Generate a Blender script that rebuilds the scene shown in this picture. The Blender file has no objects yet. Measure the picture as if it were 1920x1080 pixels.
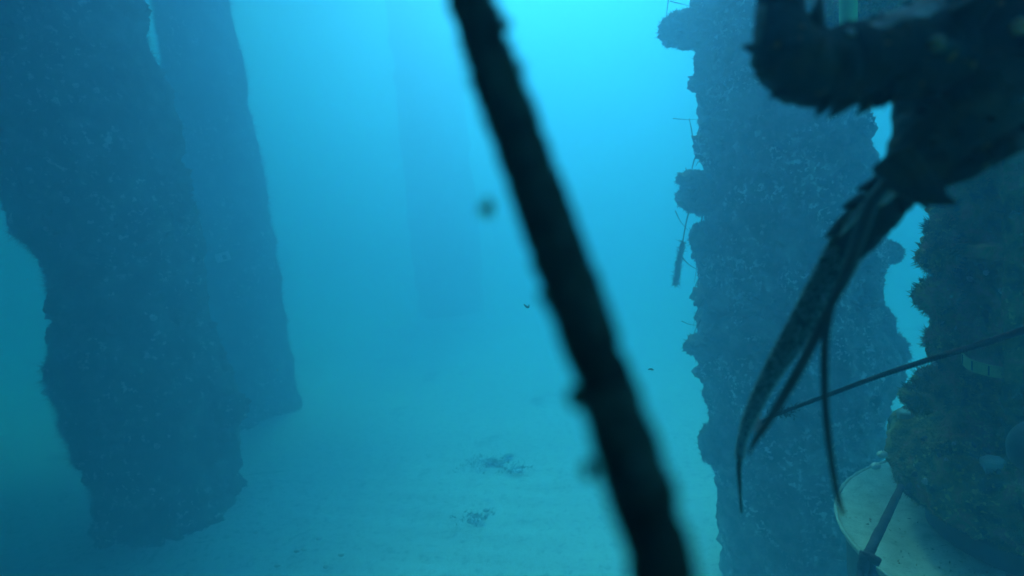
import bpy, math, random
import numpy as np
from mathutils import Vector, Matrix

random.seed(7)
RNG = np.random.default_rng(11)
S = bpy.context.scene
COL = S.collection
R = math.radians

# ------------------------------------------------------------------ camera
CAM = Vector((0.0, 0.0, 1.6))
FPX = 1144.0                       # focal length in pixels of a 1920 px wide frame
PITCH, ROLL = R(8.0), R(6.0)
_fwd = Vector((0, math.cos(PITCH), -math.sin(PITCH)))
_up0 = Vector((0, math.sin(PITCH), math.cos(PITCH)))
_r0 = Vector((1, 0, 0))
_right = _r0 * math.cos(ROLL) - _up0 * math.sin(ROLL)
_up = _up0 * math.cos(ROLL) + _r0 * math.sin(ROLL)
cd = bpy.data.cameras.new('camera')
cam = bpy.data.objects.new('camera', cd)
COL.objects.link(cam)
m3 = Matrix((_right, _up, -_fwd)).transposed()
cam.matrix_world = Matrix.Translation(CAM) @ m3.to_4x4()
cd.sensor_width = 36.0
cd.lens = 36.0 * FPX / 1920.0
cd.clip_start = 0.01
cd.clip_end = 400
cd.dof.use_dof = True
cd.dof.focus_distance = 1.15
cd.dof.aperture_fstop = 6.4
S.camera = cam

# ------------------------------------------------------------------ sky and sun
SUN_EL, SUN_AZ = R(60), R(5)       # azimuth measured from +Y towards +X
W = bpy.data.worlds.new('World')
S.world = W
W.use_nodes = True
nt = W.node_tree
nt.nodes.clear()
wo = nt.nodes.new('ShaderNodeOutputWorld')
bg = nt.nodes.new('ShaderNodeBackground')
sky = nt.nodes.new('ShaderNodeTexSky')
sky.sky_type = 'NISHITA'
sky.sun_disc = False
sky.sun_elevation = SUN_EL
sky.sun_rotation = SUN_AZ
bg.inputs['Strength'].default_value = 0.14
nt.links.new(sky.outputs[0], bg.inputs['Color'])
nt.links.new(bg.outputs[0], wo.inputs['Surface'])
sd = bpy.data.lights.new('sun', 'SUN')
sd.energy = 4.0
sd.angle = R(12)
sd.color = (1.0, 0.98, 0.95)
sun = bpy.data.objects.new('sun', sd)
COL.objects.link(sun)
_sv = Vector((math.sin(SUN_AZ) * math.cos(SUN_EL), math.cos(SUN_AZ) * math.cos(SUN_EL), math.sin(SUN_EL)))
sun.rotation_euler = _sv.to_track_quat('Z', 'Y').to_euler()
sun.location = _sv * 20

S.view_settings.view_transform = 'Standard'
S.view_settings.look = 'None'
S.view_settings.exposure = 1.35
S.view_settings.gamma = 1.0
S.view_settings.use_curve_mapping = False
S.render.engine = 'CYCLES'
S.cycles.use_denoising = True
S.cycles.volume_bounces = 3
S.cycles.max_bounces = 6
S.cycles.diffuse_bounces = 2
S.cycles.glossy_bounces = 1
S.cycles.transmission_bounces = 1
S.cycles.use_adaptive_sampling = False

# ------------------------------------------------------------------ placing helpers
def ray(px, py):
    return _fwd + _right * ((px - 960) / FPX) + _up * ((540 - py) / FPX)

def at(px, py, d):
    """world point seen at a pixel of the 1920 frame, d metres along the optical axis"""
    return CAM + ray(px, py) * d

def on_y(px, py, Y):
    r = ray(px, py)
    return CAM + r * (Y / r.y)

def on_z(px, py, Z=0.0):
    r = ray(px, py)
    return CAM + r * ((Z - CAM.z) / r.z)

# ------------------------------------------------------------------ noise (numpy)
_T = RNG.random((32, 32, 32))
def vnoise(P):
    P = np.asarray(P, float)
    i = np.floor(P).astype(int)
    f = P - i
    f = f * f * (3 - 2 * f)
    i0 = i & 31
    i1 = (i + 1) & 31
    def g(a, b, c): return _T[a, b, c]
    x0, y0, z0 = i0[..., 0], i0[..., 1], i0[..., 2]
    x1, y1, z1 = i1[..., 0], i1[..., 1], i1[..., 2]
    fx, fy, fz = f[..., 0], f[..., 1], f[..., 2]
    a = g(x0, y0, z0) * (1 - fx) + g(x1, y0, z0) * fx
    b = g(x0, y1, z0) * (1 - fx) + g(x1, y1, z0) * fx
    c = g(x0, y0, z1) * (1 - fx) + g(x1, y0, z1) * fx
    d = g(x0, y1, z1) * (1 - fx) + g(x1, y1, z1) * fx
    return ((a * (1 - fy) + b * fy) * (1 - fz) + (c * (1 - fy) + d * fy) * fz) * 2 - 1

def fbm(P, octaves=4, gain=0.5):
    s, a, t = 0.0, 1.0, 0.0
    P = np.asarray(P, float)
    for k in range(octaves):
        s = s + a * vnoise(P * (2.03 ** k) + 7.7 * k)
        t += a
        a *= gain
    return s / t

def lumps(P):
    """rounded clumps: billowed noise, 0..1"""
    return 1 - np.abs(fbm(P, 3, 0.5)) * 2.0

# ------------------------------------------------------------------ mesh helpers
def link_mesh(name, V, F, mat, parent=None, smooth=True):
    me = bpy.data.meshes.new(name)
    me.from_pydata([tuple(v) for v in np.asarray(V, float).tolist()], [], F if isinstance(F, list) else F.tolist())
    if smooth:
        me.polygons.foreach_set('use_smooth', [True] * len(me.polygons))
    if mat:
        me.materials.append(mat)
    me.update()
    o = bpy.data.objects.new(name, me)
    COL.objects.link(o)
    if parent is not None:
        o.parent = parent
        o.matrix_parent_inverse = Matrix.Translation(parent.location).inverted()
    return o

def tag(o, label, cat, group=None, kind=None):
    if label: o['label'] = label
    if cat: o['category'] = cat
    if group: o['group'] = group
    if kind: o['kind'] = kind
    return o

def empty(name, loc, label, cat, group=None):
    o = bpy.data.objects.new(name, None)
    COL.objects.link(o)
    o.location = loc
    o.empty_display_size = 0.05
    return tag(o, label, cat, group)

def grid_faces(nu, nv, wrap_u=True):
    i = np.arange(nv - 1)[:, None]
    j = np.arange(nu if wrap_u else nu - 1)[None, :]
    a = i * nu + j
    b = i * nu + (j + 1) % nu
    return np.stack([a, b, b + nu, a + nu], -1).reshape(-1, 4)

class Acc:
    """collects pieces that make up ONE part"""
    def __init__(s): s.V = []; s.F = []; s.n = 0
    def add(s, V, F):
        V = np.asarray(V, float)
        s.V.append(V)
        s.F.extend((np.asarray(f) + s.n).tolist() for f in F)
        s.n += len(V)
    def build(s, name, mat, parent=None, smooth=True):
        return link_mesh(name, np.concatenate(s.V), s.F, mat, parent, smooth)

def catmull(pts, n):
    P = np.asarray(pts, float)
    P = np.concatenate([[2 * P[0] - P[1]], P, [2 * P[-1] - P[-2]]])
    m = len(P) - 3
    t = np.linspace(0, m - 1e-6, n)
    k = t.astype(int)
    u = (t - k)[:, None]
    a, b, c, d = P[k], P[k + 1], P[k + 2], P[k + 3]
    return 0.5 * (2 * b + (c - a) * u + (2 * a - 5 * b + 4 * c - d) * u ** 2 + (3 * b - a - 3 * c + d) * u ** 3)

def frames(C):
    T = np.gradient(C, axis=0)
    T /= np.linalg.norm(T, axis=1)[:, None] + 1e-12
    ref = np.array([0, 0, 1.0]) if abs(T[0][2]) < 0.9 else np.array([1.0, 0, 0])
    N = np.zeros_like(C)
    n = np.cross(T[0], ref); n /= np.linalg.norm(n)
    for i in range(len(C)):
        n = n - T[i] * np.dot(n, T[i]); n /= np.linalg.norm(n) + 1e-12
        N[i] = n
    return T, N, np.cross(T, N)

def tube(pts, radii, n=24, seg=10, rough=0.0, rscale=60.0, rings=0, ringamp=0.0, flat=1.0, caps=True):
    C4 = catmull(np.concatenate([np.asarray(pts, float), np.asarray(radii, float)[:, None]], 1), n)
    C, r = C4[:, :3], np.maximum(C4[:, 3], 1e-5)
    T, N, B = frames(C)
    th = np.linspace(0, 2 * math.pi, seg, endpoint=False)
    rr = r[:, None] * np.ones(seg)[None, :]
    if rings:
        rr = rr * (1 + ringamp * np.sin(np.linspace(0, rings * 2 * math.pi, n))[:, None])
    V = C[:, None, :] + rr[..., None] * (N[:, None, :] * np.cos(th)[None, :, None] + flat * B[:, None, :] * np.sin(th)[None, :, None])
    if rough:
        nrm = V - C[:, None, :]
        ln = np.linalg.norm(nrm, axis=-1, keepdims=True) + 1e-9
        V = V + nrm / ln * (rough * fbm(V * rscale, 3))[..., None]
    V = V.reshape(-1, 3)
    F = grid_faces(seg, n).tolist()
    if caps:
        F.append(list(range(seg))[::-1])
        F.append([(n - 1) * seg + k for k in range(seg)])
    return V, F

def cone(base, tip, r, seg=5, bend=None):
    base = np.asarray(base, float); tip = np.asarray(tip, float)
    mid = (base + tip) * 0.5 + (np.asarray(bend, float) if bend is not None else 0)
    return tube([base, mid, tip], [r, r * 0.62, r * 0.04], n=6, seg=seg)

def spikes(P, D, L, r):
    """many thin three-sided blades standing on points P along directions D"""
    P = np.asarray(P); D = np.asarray(D)
    n = len(P)
    L = np.broadcast_to(L, (n,)); r = np.broadcast_to(r, (n,))
    ref = RNG.normal(size=(n, 3))
    A = np.cross(D, ref); A /= np.linalg.norm(A, axis=1)[:, None] + 1e-9
    B = np.cross(D, A)
    V = np.empty((n, 4, 3))
    for k in range(3):
        a = k * 2 * math.pi / 3
        V[:, k] = P - D * (r * 0.8)[:, None] + (A * math.cos(a) + B * math.sin(a)) * r[:, None]
    V[:, 3] = P + D * L[:, None] + RNG.normal(size=(n, 3)) * (L * 0.18)[:, None]
    o = np.arange(n)[:, None] * 4
    F = np.concatenate([o + [0, 1, 3], o + [1, 2, 3], o + [2, 0, 3]])
    return V.reshape(-1, 3), F

# ------------------------------------------------------------------ materials
def nodes(name, rough=0.85, spec=0.25):
    m = bpy.data.materials.new(name)
    m.use_nodes = True
    t = m.node_tree
    b = t.nodes['Principled BSDF']
    b.inputs['Roughness'].default_value = rough
    b.inputs['Specular IOR Level'].default_value = spec
    return m, t, b

def ramp(t, fac, stops):
    r = t.nodes.new('ShaderNodeValToRGB')
    e = r.color_ramp.elements
    while len(e) < len(stops): e.new(0.5)
    for k, (p, c) in enumerate(stops):
        e[k].position = p
        e[k].color = (*c, 1)
    t.links.new(fac, r.inputs[0])
    return r.outputs[0]

def noise(t, scale, detail=4, rough=0.55, coord=None, dist=0.0):
    n = t.nodes.new('ShaderNodeTexNoise')
    n.inputs['Scale'].default_value = scale
    n.inputs['Detail'].default_value = detail
    n.inputs['Roughness'].default_value = rough
    n.inputs['Distortion'].default_value = dist
    if coord is None:
        g = t.nodes.new('ShaderNodeNewGeometry')
        coord = g.outputs['Position']
    t.links.new(coord, n.inputs['Vector'])
    return n.outputs['Fac']

def mixc(t, fac, a, b, mode='MIX'):
    x = t.nodes.new('ShaderNodeMix')
    x.data_type = 'RGBA'
    x.blend_type = mode
    if isinstance(fac, float): x.inputs[0].default_value = fac
    else: t.links.new(fac, x.inputs[0])
    for s, v in ((6, a), (7, b)):
        if isinstance(v, tuple): x.inputs[s].default_value = (*v, 1)
        else: t.links.new(v, x.inputs[s])
    return x.outputs[2]

def bump(t, b, h, strength, dist=0.01):
    n = t.nodes.new('ShaderNodeBump')
    n.inputs['Strength'].default_value = strength
    n.inputs['Distance'].default_value = dist
    t.links.new(h, n.inputs['Height'])
    t.links.new(n.outputs[0], b.inputs['Normal'])

def growth_mat(name, stops, scale, fine, pale=(0.34, 0.32, 0.26), pale_at=0.70, bumpd=0.01):
    m, t, b = nodes(name, 0.92, 0.15)
    base = ramp(t, noise(t, scale, 6, 0.6, dist=0.4), stops)
    spk = ramp(t, noise(t, fine, 3, 0.6), [(pale_at, (0, 0, 0)), (pale_at + 0.06, (1, 1, 1))])
    clus = ramp(t, noise(t, scale * 0.33, 4, 0.6, dist=0.8), [(0.47, (0.08, 0.08, 0.08)), (0.60, (1, 1, 1))])
    c = mixc(t, mixc(t, 1.0, spk, clus, 'MULTIPLY'), base, pale)
    t.links.new(c, b.inputs['Base Color'])
    bump(t, b, noise(t, fine * 1.5, 5, 0.65), 0.8, bumpd)
    return m

GROW = growth_mat('growth', [(0.30, (0.035, 0.035, 0.025)), (0.45, (0.12, 0.11, 0.07)), (0.55, (0.24, 0.17, 0.14)), (0.68, (0.36, 0.33, 0.24))], 15, 55, pale=(0.80, 0.78, 0.68), pale_at=0.54)
GROW_FAR = growth_mat('growth_far', [(0.3, (0.030, 0.032, 0.022)), (0.5, (0.10, 0.09, 0.06)), (0.7, (0.28, 0.25, 0.18))], 8, 26, pale=(0.65, 0.62, 0.52), pale_at=0.58, bumpd=0.02)
GROW_NEAR = growth_mat('growth_near', [(0.30, (0.022, 0.030, 0.008)), (0.42, (0.11, 0.12, 0.022)), (0.52, (0.30, 0.24, 0.045)), (0.60, (0.50, 0.24, 0.12)), (0.72, (0.55, 0.46, 0.10))], 22, 90, pale=(0.66, 0.56, 0.20), pale_at=0.56, bumpd=0.006)

def plain(name, col, col2, scale, rough=0.6, spec=0.4, bmp=0.3, bscale=None, bdist=0.003):
    m, t, b = nodes(name, rough, spec)
    c = ramp(t, noise(t, scale, 5, 0.6), [(0.3, col), (0.7, col2)])
    t.links.new(c, b.inputs['Base Color'])
    bump(t, b, noise(t, bscale or scale * 3, 4, 0.6), bmp, bdist)
    return m

SPONGE = plain('sponge', (0.05, 0.05, 0.035), (0.24, 0.20, 0.15), 40, 0.95, 0.1, 0.7, 90, 0.006)
SHELL = plain('shell', (0.45, 0.42, 0.34), (0.70, 0.66, 0.56), 60, 0.7, 0.3)
TWIG = plain('twig', (0.03, 0.028, 0.02), (0.07, 0.06, 0.04), 80, 0.9, 0.1)
WEED = plain('weed', (0.035, 0.040, 0.018), (0.09, 0.085, 0.04), 60, 0.9, 0.1)
ROPE = plain('rope', (0.012, 0.011, 0.009), (0.05, 0.045, 0.03), 90, 0.9, 0.1, 0.8, 500, 0.002)
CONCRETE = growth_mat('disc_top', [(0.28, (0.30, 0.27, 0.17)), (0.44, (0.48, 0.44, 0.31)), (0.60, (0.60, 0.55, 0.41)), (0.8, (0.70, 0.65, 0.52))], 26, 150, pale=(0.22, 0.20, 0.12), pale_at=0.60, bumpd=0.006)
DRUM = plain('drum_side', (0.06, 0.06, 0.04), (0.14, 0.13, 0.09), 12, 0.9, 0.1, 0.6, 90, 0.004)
NECK = plain('neck', (0.04, 0.045, 0.03), (0.10, 0.09, 0.06), 10, 0.8, 0.2, 0.4)
BOLT = plain('bolt', (0.26, 0.30, 0.24), (0.46, 0.48, 0.38), 50, 0.7, 0.3, 0.3)
STRAP = plain('strap', (0.40, 0.36, 0.10), (0.62, 0.56, 0.18), 60, 0.6, 0.3, 0.2)
INK = plain('ink', (0.01, 0.01, 0.01), (0.03, 0.03, 0.02), 60)
GREEN = plain('green_tube', (0.14, 0.42, 0.06), (0.24, 0.55, 0.10), 30, 0.6, 0.3, 0.2)
ROD = plain('rod', (0.025, 0.025, 0.03), (0.07, 0.065, 0.07), 70, 0.8, 0.2, 0.6, 300, 0.002)
TAGM = plain('tag', (0.62, 0.62, 0.58), (0.80, 0.80, 0.76), 40, 0.6, 0.3, 0.1)
FLOATM = plain('float', (0.05, 0.06, 0.05), (0.10, 0.11, 0.09), 20, 0.6, 0.3, 0.2)
LOB = None
def lobster_mat():
    m, t, b = nodes('lobster_shell', 0.6, 0.12)
    base = ramp(t, noise(t, 40, 5, 0.6), [(0.3, (0.006, 0.004, 0.003)), (0.52, (0.030, 0.012, 0.006)), (0.70, (0.13, 0.042, 0.016))])
    sp = ramp(t, noise(t, 130, 3, 0.6), [(0.66, (0, 0, 0)), (0.71, (1, 1, 1))])
    t.links.new(mixc(t, sp, base, (0.40, 0.13, 0.04)), b.inputs['Base Color'])
    bump(t, b, noise(t, 260, 4, 0.6), 0.7, 0.002)
    return m
LOB = lobster_mat()
LOB_PALE = plain('lobster_joint', (0.22, 0.07, 0.05), (0.75, 0.42, 0.36), 70, 0.6, 0.3, 0.5, 300, 0.001)
BRISTLE = plain('bristle', (0.30, 0.27, 0.22), (0.55, 0.50, 0.44), 90)
LOB_FLAG = plain('lobster_flagellum', (0.015, 0.014, 0.010), (0.10, 0.08, 0.055), 150, 0.8, 0.2, 0.8, 600, 0.001)
LOB_RED = plain('lobster_antennule', (0.05, 0.012, 0.008), (0.16, 0.035, 0.015), 60, 0.5, 0.4, 0.3)
EYE = plain('eye', (0.25, 0.06, 0.01), (0.60, 0.22, 0.05), 80, 0.2, 0.6, 0.1)

def sand_mat():
    m, t, b = nodes('sand', 0.95, 0.1)
    base = ramp(t, noise(t, 1.1, 6, 0.6), [(0.3, (0.46, 0.46, 0.43)), (0.7, (0.60, 0.59, 0.55))])
    fine = ramp(t, noise(t, 26, 5, 0.7), [(0.34, (0.12, 0.115, 0.09)), (0.48, (1, 1, 1))])
    c = mixc(t, 0.55, base, mixc(t, 1.0, base, fine, 'MULTIPLY'))
    patch = ramp(t, noise(t, 1.7, 5, 0.65, dist=0.6), [(0.60, (0, 0, 0)), (0.70, (1, 1, 1))])
    c = mixc(t, patch, c, (0.13, 0.125, 0.09))
    t.links.new(c, b.inputs['Base Color'])
    bump(t, b, noise(t, 40, 5, 0.7), 0.6, 0.012)
    return m
SAND = sand_mat()

# ------------------------------------------------------------------ seabed
def spaced(lo, hi, near, n):
    u = np.linspace(-1, 1, n)
    s = np.sign(u) * np.abs(u) ** 2.2
    return np.where(s < 0, near + s * (near - lo), near + s * (hi - near))
MOUNDS = []
def build_seabed():
    xs = spaced(-26, 26, 0.0, 380)
    ys = spaced(-9, 56, 3.2, 420)
    X, Y = np.meshgrid(xs, ys)
    P = np.stack([X, Y, 0 * X], -1)
    Z = 0.05 * fbm(P * 0.35, 3) + 0.012 * fbm(P * 3.0, 3)
    Z += 0.003 * np.sin((Y * 1.0 + 0.25 * X) * 34 + 3.0 * fbm(P * 0.8, 3)) * np.clip(0.6 + fbm(P * 0.6 + 9, 2), 0, 1)
    for (mx, my, mr, mh) in MOUNDS:
        q = ((X - mx) ** 2 + (Y - my) ** 2) / (mr * mr)
        Z += mh * np.exp(-q) * (1 + 0.5 * fbm(P * 2.5 + 3, 3))
    V = np.stack([X, Y, Z], -1).reshape(-1, 3)
    o = link_mesh('seabed', V, grid_faces(len(xs), len(ys), False), SAND)
    o['kind'] = 'structure'
    return o

# ------------------------------------------------------------------ encrusted piles
SURF_Z = 5.7
def pile_mesh(edges, Y, zb, zt, nz, nth, depth=1.0, big=0.03, bigs=5.0, small=0.015, smalls=18.0, seed=0.0):
    """edges: rows (py, left px, right px) read off the photograph; laid on the vertical plane at distance Y"""
    z, cx, hw = [], [], []
    for (py, l, r) in edges:
        a, b = on_y(l, py, Y), on_y(r, py, Y)
        fl_, fr_ = math.atan2(a.x, Y), math.atan2(b.x, Y)      # the two sight lines that graze a round pile
        fm, al = (fl_ + fr_) / 2, (fr_ - fl_) / 2
        z.append((a.z + b.z) / 2); cx.append(Y * math.tan(fm)); hw.append(Y / math.cos(fm) * math.sin(al) - big * 0.25)
    o = np.argsort(z)
    z, cx, hw = np.array(z)[o], np.array(cx)[o], np.array(hw)[o]
    zz = np.linspace(zb, zt, nz)
    C = np.interp(zz, z, cx); H = np.interp(zz, z, hw)
    th = np.linspace(0, 2 * math.pi, nth, endpoint=False)
    D = np.mean(hw) * depth
    base = np.stack([C[:, None] + H[:, None] * np.cos(th), Y + (0.6 * H + 0.4 * D)[:, None] * np.sin(th), zz[:, None] + 0 * th], -1)
    nrm = np.stack([np.cos(th)[None] + 0 * zz[:, None], np.sin(th)[None] + 0 * zz[:, None], 0 * base[..., 0]], -1)
    Q = base + seed
    d = big * (lumps(Q * bigs) - 0.45) * 1.3 + small * fbm(Q * smalls, 4, 0.6) * 1.6 + small * 0.5 * np.clip(fbm(Q * smalls * 2.2 + 5, 2), 0, 1)
    # droop: clumps overhang downwards a little
    V = base + nrm * d[..., None]
    V[..., 2] -= np.clip(d, 0, 1) * 0.35
    F = grid_faces(nth, nz).tolist()
    F.append([(nz - 1) * nth + k for k in range(nth)])
    N = nrm.copy(); N[..., 2] += 0.25 * fbm(Q * 9, 2)
    N /= np.linalg.norm(N, axis=-1, keepdims=True)
    return V.reshape(-1, 3), F, N.reshape(-1, 3), (C, H, zz)

def fuzz(V, N, n, L, r, mat, parent, name='turf_fuzz', mask=None, jitter=0.7):
    idx = np.arange(len(V)) if mask is None else np.nonzero(mask)[0]
    k = RNG.choice(idx, n)
    D = N[k] + RNG.normal(size=(n, 3)) * jitter
    D /= np.linalg.norm(D, axis=1)[:, None]
    # cluster lengths
    l = L * (0.35 + 0.9 * np.clip(vnoise(V[k] * 14) * 0.5 + 0.5, 0, 1)) * RNG.uniform(0.5, 1.2, n)
    SV, SF = spikes(V[k], D, l, r)
    o = link_mesh(name, SV, SF, mat, parent, smooth=False)
    o['kind'] = 'stuff'
    return o

def barnacle_mesh():
    a = Acc()
    seg = 8
    prof = [(1.0, 0.0), (0.86, 0.35), (0.62, 0.72), (0.44, 0.80), (0.30, 0.55)]
    V = []
    for (r, h) in prof:
        for k in range(seg):
            t = k * 2 * math.pi / seg
            w = r * (1 + 0.12 * math.sin(3 * t + r * 4))
            V.append((w * math.cos(t), w * math.sin(t), h))
    F = grid_faces(seg, len(prof)).tolist() + [[(len(prof) - 1) * seg + k for k in range(seg)]]
    me = bpy.data.meshes.new('barnacle')
    me.from_pydata(V, [], F)
    me.materials.append(SHELL)
    return me
def mussel_mesh():
    V = []; n, seg = 7, 8
    for i in range(n):
        u = i / (n - 1)
        w = 0.42 * math.sin(math.pi * (0.06 + 0.9 * u) ** 0.8) + 0.02
        for k in range(seg):
            t = k * 2 * math.pi / seg
            V.append((w * math.cos(t), 0.55 * w * math.sin(t), u * 1.2))
    F = grid_faces(seg, n).tolist() + [list(range(seg))[::-1], [(n - 1) * seg + k for k in range(seg)]]
    me = bpy.data.meshes.new('mussel')
    me.from_pydata(V, [], F)
    me.materials.append(SPONGE)
    me.polygons.foreach_set('use_smooth', [True] * len(me.polygons))
    return me
BARN, MUSS = barnacle_mesh(), mussel_mesh()

def encrust(V, N, n, size, parent, me, name, mask=None, tilt=0.5):
    idx = np.arange(len(V)) if mask is None else np.nonzero(mask)[0]
    w = np.clip(fbm(V[idx] * 5.0 + 2.2, 2) + 0.02, 0.004, 1)        # shells sit in colonies
    for k in RNG.choice(idx, n, replace=False, p=w / w.sum()):
        o = bpy.data.objects.new(name, me)
        COL.objects.link(o)
        nv = Vector(N[k]) + Vector(RNG.normal(size=3) * tilt)
        nv.normalize()
        s = size * random.uniform(0.55, 1.35)
        M = Matrix.Translation(Vector(V[k]) - nv * s * 0.15) @ nv.to_track_quat('Z', 'Y').to_matrix().to_4x4() @ Matrix.Rotation(random.uniform(0, 6), 4, 'Z') @ Matrix.Diagonal((s, s * random.uniform(0.7, 1), s * random.uniform(0.5, 1.0), 1))
        o.parent = parent
        o.matrix_parent_inverse = Matrix.Identity(4)
        o.matrix_basis = Matrix.Translation(parent.location).inverted() @ M

def blob(center, rad, mat, parent, name, rough=0.25, rscale=None, seg=28, fz=0, fl=0.01, lab=None):
    """a lumpy rounded clump of sponge or sea squirts"""
    rad = np.asarray(rad, float)
    ph = np.linspace(0.02, math.pi - 0.02, seg)
    th = np.linspace(0, 2 * math.pi, seg * 2, endpoint=False)
    U = np.stack([np.sin(ph)[:, None] * np.cos(th), np.sin(ph)[:, None] * np.sin(th), np.cos(ph)[:, None] + 0 * th], -1)
    s = rscale or 1.6
    c = np.asarray(center, float)
    k = 1 + rough * (lumps(U * s + c * 3.1) - 0.4) + rough * 0.5 * fbm(U * s * 3.3 + c, 3)
    V = c + U * rad * k[..., None]
    V = V.reshape(-1, 3)
    F = grid_faces(seg * 2, seg).tolist() + [list(range(seg * 2))[::-1], [(seg - 1) * seg * 2 + q for q in range(seg * 2)]]
    o = link_mesh(name, V, F, mat, parent)
    if lab: o['label'] = lab
    if fz:
        f = fuzz(V, U.reshape(-1, 3), fz, fl, fl * 0.12, mat, o, 'fuzz')
    return o

def zmask(V, lo, hi, front=None):
    m = (V[:, 2] > lo) & (V[:, 2] < hi)
    if front is not None: m &= V[:, 1] < front
    return m

def clumps(V, N, n, size, parent, mat, mask, seg=16):
    idx = np.nonzero(mask)[0]
    for k in RNG.choice(idx, n, replace=False):
        q = size * RNG.uniform(.6, 1.5)
        blob(V[k] - N[k] * q * .45, (q * RNG.uniform(.8, 1.3), q * .9, q * RNG.uniform(.7, 1.2)), mat, parent, 'growth_clump', .7, 2.0, seg=seg)

# right-hand pile ----------------------------------------------------
RY = 2.25
right_edges = [(-700, 1262, 1600), (-300, 1285, 1612), (0, 1306, 1628), (100, 1310, 1624), (200, 1314, 1622), (270, 1318, 1620), (300, 1320, 1650),
               (390, 1322, 1650), (450, 1312, 1662), (520, 1314, 1650), (600, 1308, 1654), (645, 1302, 1680), (670, 1320, 1688), (720, 1326, 1680),
               (770, 1338, 1672), (830, 1332, 1650), (900, 1348, 1640), (1000, 1352, 1630), (1080, 1352, 1640), (1500, 1380, 1690)]
V, F, N, (C, H, ZZ) = pile_mesh(right_edges, RY, -0.15, 5.3, 800, 340, big=0.028, bigs=7.0, small=0.015, smalls=24, seed=3.3)
rc = on_y(1480, 540, RY)
rp = empty('pier_pile', (rc.x, RY, 0), 'tall pier pile crusted with growth, directly behind the lobster feelers', 'pile', 'encrusted pier piles')
link_mesh('crusted_shaft', V, F, GROW, rp)
vis = zmask(V, 0.4, 2.9, RY + 0.1)
fuzz(V, N, 26000, 0.016, 0.0016, GROW, rp, mask=vis)
encrust(V, N, 150, 0.011, rp, BARN, 'barnacle', vis)
clumps(V, N, 70, 0.035, rp, GROW, vis)
encrust(V, N, 120, 0.028, rp, MUSS, 'mussel', vis)
def p3(px, py, Y): return np.array(on_y(px, py, Y))
K = RY / FPX
blob(p3(1286, 52, RY - .03), (36 * K, 45 * K, 23 * K), SPONGE, rp, 'sponge', 0.55, 2.2, fz=1800, fl=0.014, lab='rounded knobbly sponge jutting from the upper left side')
blob(p3(1308, 356, RY - .03), (22 * K, 45 * K, 26 * K), SPONGE, rp, 'sponge', 0.55, 2.2, fz=1800, fl=0.014, lab='boxy lumpy sponge jutting from the left side at mid height')
for (px, py, a, c) in ((1304, 40, 24, 17), (1268, 68, 17, 13), (1300, 74, 22, 13), (1298, 335, 22, 14), (1288, 372, 14, 15), (1312, 384, 24, 14)):
    blob(p3(px, py, RY - .03), (a * K, 34 * K, c * K), SPONGE, rp, 'sponge', 0.6, 2.0, seg=20, fz=700, fl=0.014)
blob(p3(1320, 450, RY - .03), (22 * K, 40 * K, 30 * K), SPONGE, rp, 'sponge', 0.30, 1.8, fz=1200, fl=0.014)
blob(p3(1318, 650, RY - .02), (26 * K, 40 * K, 20 * K), SPONGE, rp, 'sponge', 0.55, 2.2, fz=1200, fl=0.014)
blob(p3(1334, 835, RY - .02), (18 * K, 30 * K, 34 * K), SPONGE, rp, 'sponge', 0.55, 2.2, fz=1200, fl=0.014)
blob(p3(1670, 474, RY - .02), (16 * K, 25 * K, 17 * K), SPONGE, rp, 'sponge', 0.35, 2.4, fz=800, fl=0.014)
blob(p3(1664, 655, RY - .02), (28 * K, 40 * K, 30 * K), SPONGE, rp, 'sponge', 0.40, 2.4, fz=1500, fl=0.014)
blob(p3(1648, 610, RY - .02), (20 * K, 35 * K, 30 * K), SPONGE, rp, 'sponge', 0.40, 2.4, fz=1500, fl=0.014)

# left-hand near pile -------------------------------------------------
LY = 3.3
left_edges = [(-500, -160, 165), (-200, -110, 205), (0, -85, 264), (100, -60, 284), (140, -45, 306), (200, -40, 320), (250, -16, 338), (330, 4, 352), (425, 26, 372),
              (470, 76, 378), (560, 106, 385), (620, 100, 395), (655, 82, 410), (700, 82, 430), (755, 104, 452), (800, 132, 448), (880, 172, 446),
              (950, 172, 458), (1050, 165, 475), (1300, 160, 500)]
V, F, N, _ = pile_mesh(left_edges, LY, -0.15, 5.3, 560, 240, big=0.045, bigs=4.0, small=0.016, smalls=13, seed=8.1)
lc = on_y(230, 540, LY)
lp = empty('pier_pile', (lc.x, LY, 0), 'wide lumpy pier pile standing nearest the left edge', 'pile', 'encrusted pier piles')
link_mesh('crusted_shaft', V, F, GROW_FAR, lp)
vis = zmask(V, 0.1, 3.6, LY + 0.1)
fuzz(V, N, 40000, 0.05, 0.0014, GROW_FAR, lp, mask=vis)
clumps(V, N, 14, 0.07, lp, GROW_FAR, zmask(V, 0.0, 0.22, LY + 0.2))
encrust(V, N, 70, 0.016, lp, BARN, 'barnacle', vis)
clumps(V, N, 50, 0.07, lp, GROW_FAR, vis)
encrust(V, N, 90, 0.04, lp, MUSS, 'mussel', vis)
MOUNDS.append((lc.x + 0.10, LY, 0.55, 0.14))

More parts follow.
